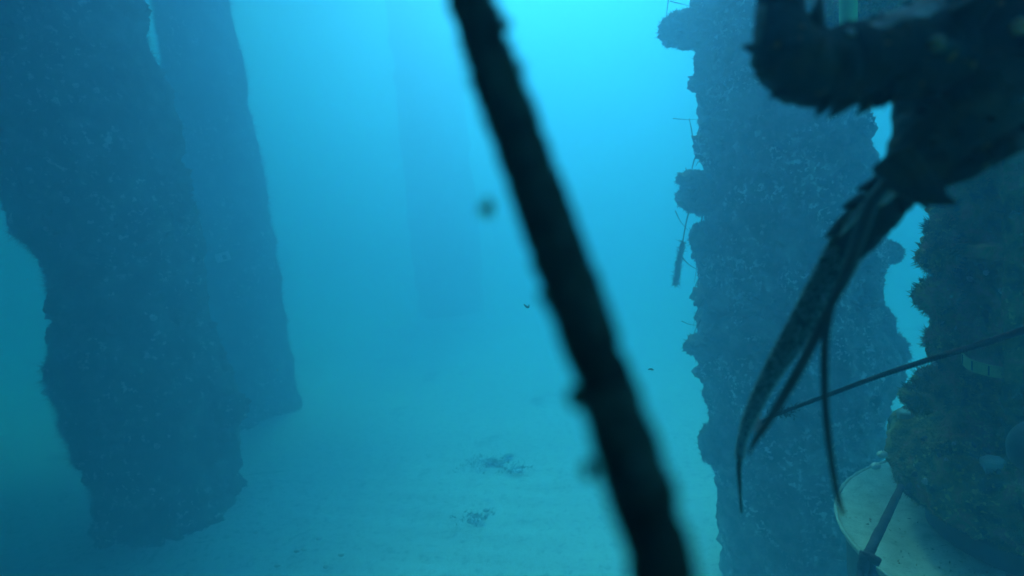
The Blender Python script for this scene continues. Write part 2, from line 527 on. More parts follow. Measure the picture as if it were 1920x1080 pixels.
# left-hand rear pile ------------------------------------------------
BY = 5.2
rear_edges = [(-500, 225, 350), (0, 292, 424), (140, 311, 456), (250, 336, 478), (400, 345, 505), (480, 350, 521), (600, 370, 537), (700, 385, 553), (760, 390, 560), (900, 400, 575)]
V, F, N, _ = pile_mesh(rear_edges, BY, -0.15, 5.3, 360, 160, big=0.03, bigs=3.0, small=0.014, smalls=11, seed=1.7)
bc = on_y(440, 540, BY)
bp = empty('pier_pile', (bc.x, BY, 0), 'slimmer hazy pier pile half hidden behind the wide left pile', 'pile', 'encrusted pier piles')
link_mesh('crusted_shaft', V, F, GROW_FAR, bp)
fuzz(V, N, 22000, 0.06, 0.002, GROW_FAR, bp, mask=zmask(V, 0.0, 4.0, BY + 0.1))
clumps(V, N, 16, 0.075, bp, GROW_FAR, zmask(V, 0.0, 0.2, BY + 0.2))
MOUNDS.append((bc.x, BY, 0.7, 0.05))

# far pile -----------------------------------------------------------
FY = 9.4
far_edges = [(-500, 660, 800), (0, 722, 850), (300, 756, 884), (600, 785, 912), (800, 805, 935)]
V, F, N, _ = pile_mesh(far_edges, FY, -0.15, 5.5, 200, 90, big=0.04, bigs=2.0, small=0.02, smalls=7, seed=5.2)
fc = on_y(830, 540, FY)
fp = empty('pier_pile', (fc.x, FY, 0), 'faint distant pier pile seen through the water left of the rope', 'pile', 'encrusted pier piles')
link_mesh('crusted_shaft', V, F, GROW_FAR, fp)

# unseen pier deck on the piles, outline shaped to shade near water and left
def deck():
    a = Acc()
    def slab(x0, x1, y0, y1, z0, z1):
        V = [(x, y, z) for z in (z0, z1) for y in (y0, y1) for x in (x0, x1)]
        a.add(V, [[0, 2, 3, 1], [4, 5, 7, 6], [0, 1, 5, 4], [2, 6, 7, 3], [0, 4, 6, 2], [1, 3, 7, 5]])
    y = DECK_Y0
    while y < DECK_Y:
        slab(-14, DECK_XR, y, y + .235, 5.42, 5.50); y += .25
    while y < DECK_YL:
        slab(-14, DECK_XL, y, y + .235, 5.42, 5.50); y += .25
    for x in (-9.2, -5.4, -1.72, 0.95):
        slab(x - .12, x + .12, DECK_Y0, (DECK_YL if x < DECK_XL - .2 else DECK_Y) - .05, 5.29, 5.417)
    return a.build('pier_shade_deck', TWIG, None, smooth=False)
DECK_Y0, DECK_Y, DECK_YL, DECK_XL, DECK_XR = -8.0, 2.85, 7.4, -0.55, 1.6
deck()['kind'] = 'structure'

# pale tag on the rear pile, between the two left piles --------------
tq = on_y(418, 482, BY - 0.50)
tg = empty('tag_plate', tq, 'small pale rectangular tag on the left piles', 'tag')
def rounded_box(sx, sy, sz, b):
    import bmesh
    bm = bmesh.new()
    bmesh.ops.create_cube(bm, size=1.0)
    bmesh.ops.scale(bm, vec=(sx, sy, sz), verts=bm.verts)
    bmesh.ops.bevel(bm, geom=bm.edges[:], offset=b, segments=2, affect='EDGES')
    V = np.array([v.co[:] for v in bm.verts]); F = [[v.index for v in f.verts] for f in bm.faces]
    bm.free()
    return V, F
V, F = rounded_box(0.115, 0.012, 0.070, 0.005)
rotm = np.array(Matrix.Rotation(R(-10), 3, 'Y'))
link_mesh('plate', V @ rotm.T + np.array(tq), F, TAGM, tg, smooth=False)
V, F = rounded_box(0.030, 0.004, 0.034, 0.001)
link_mesh('dark_mark', V @ rotm.T + np.array(tq) + np.array([0.015, -0.0085, 0.0]), F, INK, tg, smooth=False)
V, F = rounded_box(0.03, 0.35, 0.02, 0.004)
link_mesh('bracket', V + np.array(tq) + np.array([0, 0.182, 0]), F, DRUM, tg, smooth=False)

build_seabed()

# ------------------------------------------------------------------ riser pipe with flange on a drum (right edge)
AX = at(1985, 640, 1.12)
X0, Y0 = AX.x, AX.y
def rz(px, py): return on_y(px, py, Y0).z
def graze(px, py):
    """radius about the pipe's axis, and height, of the round edge whose left limit is seen at a pixel"""
    p = on_y(px, py, Y0)
    al = math.atan2(X0, Y0) - math.atan2(p.x, Y0)
    dist = math.hypot(X0, Y0)
    q = on_y(px, py, dist * math.cos(al) * math.cos(math.atan2(p.x, Y0)))
    return dist * math.sin(al), q.z
R_FL, z_flt = graze(1668, 790)                   # flange top / underside at its left end
z_flb = graze(1672, 885)[1]
R_DISC, z_disc = graze(1569, 948)
R_RISER = graze(1752, 560)[0]
R_NECK = graze(1748, 940)[0]
RB = R_FL - .030
print('radii', R_FL, R_DISC, R_RISER, R_NECK, z_flt, z_flb, z_disc)
riser = empty('flanged_riser_pipe', (X0, Y0, z_disc), 'thick encrusted upright pipe with a bolted flange at the right edge', 'pipe')

def lathe(prof, seg=48, nz=None, dis=None, cx=X0, cy=Y0):
    """prof rows (r, z)"""
    pr = np.array(prof, float)
    if nz:
        s = np.concatenate([[0], np.cumsum(np.linalg.norm(np.diff(pr, axis=0), axis=1))])
        u = np.linspace(0, s[-1], nz)
        pr = np.stack([np.interp(u, s, pr[:, 0]), np.interp(u, s, pr[:, 1])], 1)
    th = np.linspace(0, 2 * math.pi, seg, endpoint=False)
    V = np.stack([cx + pr[:, :1] * np.cos(th), cy + pr[:, :1] * np.sin(th), pr[:, 1:] + 0 * th], -1)
    t = np.gradient(pr, axis=0)
    n2 = np.stack([t[:, 1], -t[:, 0]], 1)
    n2 /= np.linalg.norm(n2, axis=1)[:, None] + 1e-9
    N = np.stack([n2[:, :1] * np.cos(th), n2[:, :1] * np.sin(th), n2[:, 1:] + 0 * th], -1)
    if dis is not None:
        V = V + N * dis(V)[..., None]
    F = grid_faces(seg, len(pr)).tolist()
    F.append(list(range(seg))[::-1]); F.append([(len(pr) - 1) * seg + k for k in range(seg)])
    return V.reshape(-1, 3), F, N.reshape(-1, 3)

# riser shaft
def dis_r(P): return 0.018 * (lumps(P * 9 + 2) - 0.5) + 0.010 * fbm(P * 34, 4, 0.6) + 0.006 * fbm(P * 90, 2)
V, F, N = lathe([(R_RISER, z_flt - 0.02), (R_RISER, 3.0)], 420, 520, dis_r)
link_mesh('riser_shaft', V, F, GROW_NEAR, riser)
frontm = V[:, 1] < Y0 + 0.08
fuzz(V, N, 42000, 0.0135, 0.0011, GROW_NEAR, riser, mask=frontm & (V[:, 2] < 2.2))
clumps(V, N, 45, 0.017, riser, GROW_NEAR, frontm & (V[:, 2] < 2.0))
encrust(V, N, 80, 0.007, riser, BARN, 'barnacle', frontm & (V[:, 2] < 2.0))
encrust(V, N, 90, 0.016, riser, MUSS, 'mussel', frontm & (V[:, 2] < 2.0))
# lumps that jut from its left side
for (px, py, rr) in ((1738, 480, 22), (1735, 555, 24), (1742, 430, 15), (1742, 640, 16), (1725, 720, 20), (1700, 748, 20)):
    c = np.array(on_y(px + 20, py, Y0)); k = rr * 1.12 / FPX
    blob(c, (k, k * 1.6, k * 1.15), GROW_NEAR, riser, 'growth_clump', 0.45, 2.6, seg=22, fz=900, fl=0.013)
# two vertical ribs and a collar
for a in (-149, -125, -100):
    t = R(a)
    pts = [(X0 + (R_RISER + .012) * math.cos(t), Y0 + (R_RISER + .012) * math.sin(t), z) for z in np.linspace(z_flt + 0.1, 2.9, 14)]
    V, F = tube(pts, [0.014] * 14, n=160, seg=14, rough=0.012, rscale=38)
    o = link_mesh('rib', V, F, GROW_NEAR, riser)
    nn = V - np.array([X0, Y0, 0]); nn[:, 2] = 0; nn /= np.linalg.norm(nn, axis=1)[:, None]
    fuzz(V, nn, 2500, 0.012, 0.0011, GROW_NEAR, o, 'fuzz')
zc = rz(1760, 470)
V, F, N = lathe([(R_RISER - .01, zc - 0.014), (R_RISER + .018, zc - 0.010), (R_RISER + .020, zc + 0.010), (R_RISER - .01, zc + 0.014)], 240, 26, lambda P: 0.006 * fbm(P * 40, 3))
link_mesh('collar', V, F, GROW_NEAR, riser)
# flange: thick, crusted, overhanging
def dis_f(P): return 0.020 * (lumps(P * 8 + 5) - 0.45) + 0.011 * fbm(P * 30, 4, 0.6) + 0.005 * fbm(P * 80, 2)
zf = z_flt
prof = [(R_RISER - .03, zf + 0.035), (R_FL - 0.04, zf + 0.012), (R_FL - 0.008, zf - 0.01), (R_FL + 0.004, (zf + z_flb) / 2), (R_FL - 0.012, z_flb + 0.012), (R_FL - 0.05, z_flb - 0.012), (R_NECK, z_flb - 0.02)]
V, F, N = lathe(prof[::-1], 460, 150, dis_f)
fl = link_mesh('flange', V, F, GROW_NEAR, riser)
fuzz(V, N, 26000, 0.010, 0.001, GROW_NEAR, fl, 'fuzz', mask=V[:, 1] < Y0 + 0.1)
clumps(V, N, 40, 0.014, riser, GROW_NEAR, (V[:, 1] < Y0 + 0.05) & (V[:, 2] < zf))
encrust(V, N, 50, 0.006, riser, BARN, 'barnacle', V[:, 1] < Y0 + 0.05)
encrust(V, N, 60, 0.015, riser, MUSS, 'mussel', V[:, 1] < Y0 + 0.05)
# bolts round the flange
def bolt(c, r=0.0185, h=0.014):
    a = Acc(); seg = 6
    rings = [(r * .92, -0.03), (r * .92, 0.0), (r, 0.002), (r, h * .8), (r * .86, h), (r * 0.5, h * 1.04)]
    V = [(c[0] + q * math.cos(k * math.pi / 3 + .3), c[1] + q * math.sin(k * math.pi / 3 + .3), c[2] + z) for (q, z) in rings for k in range(seg)]
    a.add(V, grid_faces(seg, len(rings)).tolist() + [[(len(rings) - 1) * seg + k for k in range(seg)]])
    o = a.build('bolt_head', BOLT, riser, smooth=False)
    return o
BOLT_A0 = -212
for k in range(6):
    t = R(BOLT_A0 + k * 60)
    bolt((X0 + RB * math.cos(t), Y0 + RB * math.sin(t), zf + 0.012))
# neck below the flange with its ring
V, F, N = lathe([(R_NECK, z_flb), (R_NECK, z_disc + 0.045), (R_NECK + .012, z_disc + .040), (R_NECK + .014, z_disc + 0.004)][::-1], 120, 40, lambda P: 0.003 * fbm(P * 25, 3))
link_mesh('neck', V, F, NECK, riser)

# drum with a pale top the pipe stands on
drum = empty('drum_footing', (X0, Y0, 0), 'round footing drum with pale sandy top under the flanged pipe', 'footing')
V, F, N = lathe([(0.01, z_disc), (R_DISC * .5, z_disc + .001), (R_DISC - .008, z_disc), (R_DISC, z_disc - .006), (R_DISC, z_disc - .020), (R_DISC - .012, z_disc - .026), (0.01, z_disc - .027)][::-1], 220, 130, lambda P: 0.0035 * fbm(P * 22, 4) + 0.0015 * fbm(P * 90, 2))
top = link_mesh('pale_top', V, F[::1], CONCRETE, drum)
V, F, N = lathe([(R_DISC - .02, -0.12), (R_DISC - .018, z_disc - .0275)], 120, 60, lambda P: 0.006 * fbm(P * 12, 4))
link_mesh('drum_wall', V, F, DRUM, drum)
V, F = tube([(X0 + (R_DISC + .002) * math.cos(t), Y0 + (R_DISC + .002) * math.sin(t), z_disc - .004) for t in np.linspace(0, 2 * math.pi, 60)], [0.0032] * 60, n=260, seg=8, rough=.002, rscale=60)
link_mesh('rim', V, F, CONCRETE, drum)
n_ = 320
rq, tq_ = (R_NECK + .02) + (R_DISC - R_NECK - .025) * RNG.random(n_), RNG.uniform(-3.6, -0.6, n_)
Pd = np.stack([X0 + rq * np.cos(tq_), Y0 + rq * np.sin(tq_), np.full(n_, z_disc + .001)], 1)
Pd = Pd[fbm(Pd * 14, 3) > -.05]
Dd = RNG.normal(size=(len(Pd), 3)) * .8 + np.array([0, 0, .6]); Dd /= np.linalg.norm(Dd, axis=1)[:, None]
SV, SF = spikes(Pd, Dd, RNG.uniform(.002, .008, len(Pd)), RNG.uniform(.0008, .0026, len(Pd)))
link_mesh('crumbs', SV, SF, GROW_NEAR, drum, smooth=False)['kind'] = 'stuff'

# head of the riser with hanging growth, behind the lobster's arm
zt = rz(1600, 40)
beam = [np.array((X0, Y0 + .02, zt + .11))] + [np.array(on_y(px, -42, Y0 + .02)) for px in (1720, 1640, 1580, 1530, 1512)]
V, F = tube(beam, [.088, .088, .086, .084, .074, .03], n=150, seg=70, rough=.024, rscale=16)
Cb = catmull(beam, 150)
nb = V - np.repeat(Cb, 70, 0); nb /= np.linalg.norm(nb, axis=1)[:, None] + 1e-9
hd = link_mesh('bracket_beam', V, F, GROW_NEAR, riser)
fuzz(V, nb, 12000, 0.014, 0.0011, GROW_NEAR, hd, 'fuzz')

# green tube hanging in front of the upper flange
gt = at(1590, 0, 0.86)
g = empty('green_tube', gt, 'short upright green tube above the lobster arm near top edge', 'tube')
b0, b1 = np.array(at(1591, 95, 0.86)), np.array(at(1589, -260, 0.86))
rr = 15.5 * 0.86 / FPX
V, F = tube([b0, b0 * .5 + b1 * .5, b1], [rr] * 3, n=20, seg=24)
link_mesh('tube_wall', V, F, GREEN, g)
V, F = tube([b0 - (b1 - b0) * .004, b0 + (b1 - b0) * .03, b0 + (b1 - b0) * .05], [rr * 1.15] * 3, n=8, seg=24)
link_mesh('end_collar', V, F, GREEN, g)
hook = np.array(on_y(1600, -110, Y0 + .02))
V, F = tube([b1, b1 * .6 + hook * .4 + np.array([0, 0, .06]), hook], [rr * .9] * 3, n=16, seg=14)
link_mesh('bent_end', V, F, GREEN, g)

# yellow strap with dark ticks round the riser
zs = 1.250
st = empty('measuring_strap', (X0, Y0, zs), 'curved yellow strap with dark ticks wrapped on the encrusted pipe', 'strap')
def strap_arc(t0, t1, r0, r1, w, n=24, thick=0.003):
    V = []
    for i in range(n):
        u = i / (n - 1); t = t0 + (t1 - t0) * u; r = r0 + (r1 - r0) * math.sin(math.pi * u)
        for (dr, dz) in ((0, -w / 2), (thick, -w / 2), (thick, w / 2), (0, w / 2)):
            V.append((X0 + (r + dr) * math.cos(t), Y0 + (r + dr) * math.sin(t), zs + dz - 0.020 * (t - R(-172)) / R(19)))
    F = grid_faces(4, n).tolist() + [[3, 2, 1, 0], [(n - 1) * 4 + k for k in range(4)]]
    return V, F
V, F = strap_arc(R(-173), R(-152), R_RISER + .010, R_RISER + .034, 0.020)
sb = link_mesh('band', V, F, STRAP, st, smooth=False)
for a in (-167.5, -162, -156.5):
    rloc = R_RISER + .010 + .024 * math.sin(math.pi * (a + 173) / 21) + 0.0022
    V, F = strap_arc(R(a - .35), R(a + .35), rloc, rloc, 0.0165, 4, 0.0014)
    link_mesh('tick_mark', V, F, INK, sb, smooth=False)

# smooth round float wedged at the right edge
fc_ = np.array(at(1938, 838, 0.80))
fo = empty('round_float', fc_, 'smooth dull teal ball at the right edge above the flange bolt', 'float')
ph = np.linspace(0.02, math.pi - .02, 30); th = np.linspace(0, 2 * math.pi, 60, endpoint=False)
rf = 45 * 0.80 / FPX
V = np.stack([rf * np.sin(ph)[:, None] * np.cos(th), rf * .8 * np.sin(ph)[:, None] * np.sin(th), rf * 1.1 * np.cos(ph)[:, None] + 0 * th], -1).reshape(-1, 3) + fc_
link_mesh('ball', V, grid_faces(60, 30).tolist() + [list(range(60))[::-1], [29 * 60 + q for q in range(60)]], FLOATM, fo)
tie = np.array([X0 - .02, Y0 - R_RISER - .0, fc_[2] + .06])
V, F = tube([fc_ + np.array([0, 0, rf * 1.05]), (fc_ + tie) / 2 + np.array([0, 0, .05]), tie], [0.003] * 3, n=20, seg=8)
link_mesh('tether', V, F, ROD, fo)

# dark rod leaning on the pale top
def pt(px, py, d): return np.array(at(px, py, d))
a0, a1 = pt(1690, 912, 0.93), pt(1622, 1052, 0.82)
rod = empty('dark_rod', a1, 'dark straight rod leaning across the pale drum top', 'rod')
V, F = tube([a0, (a0 + a1) / 2, a1], [0.0048, 0.0058, 0.0064], n=60, seg=14, rough=0.0012, rscale=160)
link_mesh('shaft', V, F, ROD, rod)
for (o1, o2, r1) in (((1622, 1035), (1608, 1110), .007), ((1626, 1040), (1640, 1120), .0065), ((1612, 1040), (1650, 1056), .006)):
    V, F = tube([pt(*o1, .82), pt((o1[0] + o2[0]) / 2 + 3, (o1[1] + o2[1]) / 2, .815), pt(*o2, .81)], [r1, r1, r1 * .8], n=30, seg=12, rough=0.003, rscale=120)
    link_mesh('knotted_end', V, F, ROD, rod)

# pale shells lodged on the flange's left end
for (px, py, lab) in ((1646, 852, 'tiny pale shell at the left end of the crusted flange'), (1634, 874, 'tiny pale shell low on the flange beside the drum top')):
    c = np.array(on_y(px + 8, py, Y0))
    o = blob(c, (.009, .006, .006), SHELL, None, 'shell', 0.3, 2.0, seg=10)
    tag(o, lab, 'shell', 'pale shells by the flange')

# ------------------------------------------------------------------ weed and twigs on the right pile's left side
def polytube(pix, d, r, n=30, seg=6, taper=0.25):
    P = [pt(x, y, d) for (x, y) in pix]
    rad = np.linspace(r, r * taper, len(P))
    return tube(P, rad, n=n, seg=seg)
DW = 2.2
fr = empty('hanging_weed_frond', on_y(1292, 396, RY), 'long bushy weed frond hanging beside the right pile', 'seaweed')
V, F = polytube([(1293, 392), (1286, 420), (1279, 460), (1272, 500), (1266, 533)], DW, 0.0028, n=40, taper=0.5)
link_mesh('stem', V, F, TWIG, fr)
C = catmull([pt(1280, 455, DW), pt(1274, 485, DW), pt(1270, 510, DW), pt(1266, 533, DW)], 900)
Dd = RNG.normal(size=(900, 3)); Dd /= np.linalg.norm(Dd, axis=1)[:, None]
SV, SF = spikes(C + RNG.normal(size=(900, 3)) * .003, Dd, RNG.uniform(.008, .022, 900), 0.0016)
o = link_mesh('bushy_tip', SV, SF, WEED, fr, smooth=False)
def twigs(name, label, lines, group=None):
    e = empty(name, pt(*lines[0][0][0], DW), label, 'twig', group)
    for (pix, r) in lines:
        V, F = polytube(pix, DW, r)
        link_mesh('branch', V, F, TWIG, e)
twigs('branching_twig', 'branching dead twig on the right pile above the boxy sponge', [
    ([(1318, 285), (1306, 278), (1300, 262), (1296, 240), (1292, 222)], .004), ([(1306, 280), (1310, 262), (1314, 245)], .003),
    ([(1316, 292), (1304, 296), (1299, 310), (1297, 322)], .004), ([(1318, 300), (1310, 303), (1304, 312)], .003), ([(1325, 290), (1308, 284), (1302, 300)], .004)])
twigs('straggling_twig', 'thin straggling twigs below the triangular sponge on the right pile', [
    ([(1266, 395), (1276, 415), (1290, 432)], .002), ([(1318, 400), (1314, 420), (1310, 440)], .003), ([(1278, 482), (1292, 496), (1308, 506)], .003),
    ([(1320, 515), (1306, 530), (1300, 560)], .002), ([(1304, 470), (1306, 500), (1302, 530)], .002), ([(1312, 490), (1320, 500), (1326, 498)], .004)])
twigs('whisker_twig', 'hair-thin whiskers low on the left side of the right pile', [
    ([(1278, 602), (1292, 608), (1310, 610)], .002), ([(1314, 600), (1304, 618), (1298, 636)], .002), ([(1320, 560), (1306, 585), (1300, 612)], .002), ([(1318, 655), (1308, 668), (1303, 680)], .002)])
twigs('bent_twig', 'thin bent twig above the knobbly sponge near the top edge', [
    ([(1256, -25), (1252, 10), (1248, 40)], .0028), ([(1256, 2), (1280, 8), (1308, 14)], .002), ([(1245, 40), (1245, 60), (1244, 72)], .002), ([(1262, 222), (1285, 224), (1312, 224)], .0018)])

# ------------------------------------------------------------------ foreground rope
rope_px = [(885, 0, .200), (926, 130, .195), (964, 235, .190), (1002, 345, .184), (1046, 470, .177), (1088, 590, .170), (1130, 705, .163), (1170, 830, .156), (1212, 960, .149), (1246, 1080, .143)]
RK = 0.50                          # the rope passes this close to the lens
RP = [np.array(at(x, y, d * RK)) for (x, y, d) in rope_px]
dtop = RP[0] - RP[1]; dbot = RP[-1] - RP[-2]
dtop /= np.linalg.norm(dtop); dbot /= np.linalg.norm(dbot)
CP = [RP[0] + dtop * k for k in (3.4, 1.6, .5, .15)] + RP + [RP[-1] + dbot * k for k in (.12, .4, .9, 1.45)]
CP = [c if c[2] > 0.02 else np.array([c[0], c[1], 0.02]) for c in CP]
rope = empty('mooring_rope', CP[-1], 'dark blurred rope slanting across the whole foreground', 'rope')
NR = 1500
C = catmull(CP, 6000)
s = np.concatenate([[0], np.cumsum(np.linalg.norm(np.diff(C, axis=0), axis=1))])
u = np.linspace(0, s[-1], NR)
C = np.stack([np.interp(u, s, C[:, k]) for k in range(3)], 1)
T, Nn, Bb = frames(C)
RR = 0.0080 * RK
for k in range(3):
    a = u / 0.022 * 2 * math.pi + k * 2 * math.pi / 3
    P = C + (Nn * np.cos(a)[:, None] + Bb * np.sin(a)[:, None]) * RR * 0.36
    th = np.linspace(0, 2 * math.pi, 10, endpoint=False)
    t2, n2, b2 = frames(P)
    rr = RR * 0.70 * (1 + 0.10 * fbm(P * 200, 3))
    V = P[:, None] + rr[:, None, None] * (n2[:, None] * np.cos(th)[None, :, None] + b2[:, None] * np.sin(th)[None, :, None])
    link_mesh('strand', V.reshape(-1, 3), grid_faces(10, NR), ROPE, rope)
BAND = plain('rope_band', (0.02, 0.02, 0.016), (0.07, 0.065, 0.045), 200, 0.9, 0.1, 0.6, 500, 0.001)
for (px, py, d, ln) in ((938, 180, .193, .0035), (985, 318, .186, .0022), (1060, 515, .174, .0032), (1187, 880, .154, .0030)):
    i0 = int(np.argmin(np.linalg.norm(C - np.array(at(px, py, d * RK)), axis=1)))
    h = max(3, int(ln / (u[1] - u[0]) / 2))
    V, F = tube(C[i0 - h:i0 + h + 1], [RR * 1.03] * (2 * h + 1), n=20, seg=20, rough=.0006, rscale=500)
    link_mesh('fouling_band', V, F, BAND, rope)
near = np.nonzero((u > s[np.argmin(np.linalg.norm(catmull(CP, 6000) - RP[0], axis=1))] - .1) & (u < s[np.argmin(np.linalg.norm(catmull(CP, 6000) - RP[-1], axis=1))] + .1))[0]
k = RNG.choice(near, 2600)
ang = RNG.uniform(0, 6.283, 2600)
dirs = Nn[k] * np.cos(ang)[:, None] + Bb[k] * np.sin(ang)[:, None]
cl = np.clip(vnoise(C[k] * 60) * .9 + .35, 0.05, 1)
SV, SF = spikes(C[k] + dirs * RR * .9, dirs, 0.0020 * cl, 0.0002)
o = link_mesh('fuzz', SV, SF, WEED, rope, smooth=False); o['kind'] = 'stuff'
for (px, py, d, r, mat) in ((952, 45, .2, .0016, WEED), (915, 200, .196, .0016, WEED), (980, 325, .182, .0022, BOLT), (1040, 330, .187, .0022, WEED), (1005, 495, .176, .0018, WEED), (1080, 745, .160, .0026, WEED), (1105, 880, .155, .0022, WEED), (1190, 870, .146, .0016, FLOATM), (1242, 880, .153, .0016, WEED), (1020, 555, .172, .0018, WEED)):
    d, r = d * RK, r * RK * 0.8
    blob(at(px, py, d), (r, r, r * 1.3), mat, rope, 'fouling_blob', 0.5, 2.5, seg=10)
bit = blob(at(914, 390, .095), (.0008, .0006, .0008), STRAP, None, 'drifting_weed_scrap', 0.5, 2.2, seg=12, fz=60, fl=.0014)
tag(bit, 'small blurred olive scrap drifting just left of the rope', 'scrap')
for (px, py, d, lab, sgn) in ((987, 573, 1.3, 'tiny dark curled speck adrift left of the rope', 1), (1220, 690, 1.3, 'tiny dark curled speck adrift between rope and right pile', -1)):
    P = [pt(px - 5, py - 3 * sgn, d), pt(px, py + 2, d), pt(px + 4, py + 3, d), pt(px + 5, py - 2 * sgn, d)]
    V, F = tube(P, [.0008, .0022, .002, .0006], n=14, seg=6)
    tag(link_mesh('drifting_shrimp', V, F, TWIG), lab, 'shrimp')

# ------------------------------------------------------------------ spiny lobster, close to the lens at top right
LK = 0.50                          # the animal sits about a quarter metre from the lens
def lp3(px, py, d): return np.array(at(px, py, d * LK))
def ltube(rows, mat, name, parent, n=60, seg=26, rough=0.0, rscale=90, flat=1.0, spines=(), rings=0, ringamp=0.0):
    """rows: (px, py, depth, radius px)"""
    pts = [lp3(x, y, d) for (x, y, d, r) in rows]
    rad = [r * d * LK / FPX for (x, y, d, r) in rows]
    a = Acc()
    a.add(*tube(pts, rad, n=n, seg=seg, rough=rough * LK, rscale=rscale / LK, flat=flat, rings=rings, ringamp=ringamp))
    for (bx, by, tx, ty, d, r) in spines:
        a.add(*cone(lp3(bx, by, d), lp3(tx + (tx - bx) * .22, ty + (ty - by) * .22, d - .002), r * 1.5 * d * LK / FPX, 8))
    return a.build(name, mat, parent)
lob_base = lp3(1760, 220, .43)
lob = empty('spiny_lobster', lob_base, 'dark spiny lobster hanging close to the lens in the top right corner', 'lobster')
# carapace
rows = [(1690, 352, .44, 16), (1705, 318, .44, 42), (1764, 250, .44, 82), (1812, 165, .445, 124), (1880, 55, .46, 160), (1990, -110, .49, 185), (2120, -300, .53, 190), (2260, -470, .57, 170)]
pts = [lp3(x, y, d) for (x, y, d, r) in rows]; rad = [r * d * LK / FPX for (x, y, d, r) in rows]
a = Acc(); Vc, Fc = tube(pts, rad, n=150, seg=72, rough=0.006 * LK, rscale=45 / LK)
a.add(Vc, Fc)
Cc = catmull(pts, 150)
idx = RNG.choice(np.arange(20 * 72, 140 * 72), 230, replace=False)
for i in idx:
    p = Vc[i]; n_ = p - Cc[i // 72]; n_ /= np.linalg.norm(n_) + 1e-9
    fw = Cc[max(i // 72 - 3, 0)] - Cc[i // 72]; fw /= np.linalg.norm(fw) + 1e-9
    q_ = p - np.array(CAM); dq = q_ @ np.array(_fwd)
    if 960 + FPX * (q_ @ np.array(_right)) / dq < 1720 and 540 - FPX * (q_ @ np.array(_up)) / dq > 120: continue
    L = random.uniform(.004, .011) * LK
    a.add(*cone(p - n_ * .002, p + n_ * L + fw * L * .9, L * .34, 6))
a.build('carapace', LOB, lob)
# abdomen segments out of frame
for k in range(6):
    u0, u1 = k / 6, (k + 1) / 6 + .03
    q = lambda u: (2260 + 420 * u, -470 - 330 * u, .57 + .22 * u, 165 - 50 * u)
    ltube([q(u0), q((u0 + u1) / 2)[:3] + (q((u0 + u1) / 2)[3] * 1.05,), q(u1)], LOB, 'tail_segment', lob, n=14, seg=40, rough=.003)
ltube([(2680, -800, .79, 100), (2760, -860, .83, 130), (2860, -930, .88, 60)], LOB, 'tail_fan', lob, n=20, seg=30, flat=.25)
# arm bent upwards at the left: base of the first antenna
A = ltube([(1760, 95, .425, 84), (1690, 108, .42, 80), (1620, 116, .415, 76), (1572, 122, .412, 72)], LOB, 'antenna_base', lob, n=50, seg=34, rough=.004,
    spines=[(1595, 180, 1559, 216, .41, 13), (1645, 178, 1611, 209, .41, 12), (1665, 182, 1643, 201, .41, 8), (1600, 62, 1588, 40, .41, 8), (1650, 50, 1636, 30, .415, 8), (1680, 150, 1660, 196, .40, 8)])
ltube([(1585, 124, .411, 66), (1530, 128, .41, 66), (1492, 116, .41, 70), (1470, 75, .41, 56), (1462, 20, .412, 42), (1458, -40, .414, 40)], LOB, 'elbow_segment', A, n=70, seg=34, rough=.0045,
    spines=[(1436, 95, 1397, 88, .405, 12), (1446, 138, 1415, 141, .405, 9), (1478, 168, 1446, 181, .405, 11), (1552, 190, 1532, 214, .405, 10), (1522, 88, 1536, 4, .405, 17), (1430, 120, 1420, 118, .405, 7), (1500, 20, 1508, 2, .41, 6)])
ltube([(1578, 84, .400, 26), (1630, 72, .402, 30), (1690, 52, .406, 32), (1750, 20, .412, 28)], LOB_PALE, 'pale_ridge', A, n=40, seg=18, rough=.003,
    spines=[(1590, 70, 1578, 52, .40, 7), (1660, 45, 1650, 26, .40, 7)])
ltube([(1428, 10, .405, 9), (1424, 60, .405, 12), (1432, 92, .405, 9)], LOB_PALE, 'pale_ridge', A, n=20, seg=12, rough=.0015)
ltube([(1458, -36, .414, 36), (1450, -140, .42, 28), (1420, -330, .44, 22), (1350, -650, .50, 14), (1250, -1000, .6, 6)], LOB_FLAG, 'flagellum', A, n=200, seg=14, rings=90, ringamp=.06)
# second antenna, reaching down to the left
Bq = ltube([(1752, 270, .455, 62), (1710, 320, .47, 52), (1662, 376, .49, 40), (1622, 428, .51, 35), (1590, 466, .525, 32)], LOB, 'antenna_base', lob, n=60, seg=34, rough=.004,
    spines=[(1672, 296, 1653, 301, .46, 6), (1674, 322, 1641, 320, .46, 10), (1645, 345, 1612, 354, .48, 11), (1650, 352, 1628, 362, .48, 10), (1618, 375, 1584, 388, .49, 11), (1592, 412, 1553, 441, .505, 12), (1606, 396, 1580, 408, .50, 10), (1730, 355, 1738, 387, .46, 16), (1694, 372, 1694, 398, .47, 14), (1648, 425, 1619, 473, .50, 11)])
ltube([(1690, 345, .452, 9), (1650, 372, .47, 12), (1608, 400, .49, 9), (1572, 438, .505, 5)], LOB_PALE, 'pale_ridge', Bq, n=30, seg=12, rough=.0015)
rows = [(1594, 452, .52, 31), (1547, 535, .56, 27), (1497, 620, .61, 22), (1447, 700, .66, 15), (1412, 768, .70, 10.5), (1394, 820, .73, 6.5), (1386, 870, .75, 4.6), (1387, 915, .765, 3.2), (1390, 960, .78, 2.2)]
flg = ltube(rows, LOB_FLAG, 'flagellum', Bq, n=420, seg=18, rings=130, ringamp=.07)
pts = [lp3(x, y, d) for (x, y, d, r) in rows]; rad = np.array([r * d * LK / FPX for (x, y, d, r) in rows])
C4 = catmull(np.concatenate([np.array(pts), rad[:, None]], 1), 420)
k = RNG.integers(0, 300, 5200)
T, Nn, Bb = frames(C4[:, :3])
ang = RNG.uniform(0, 6.283, 5200)
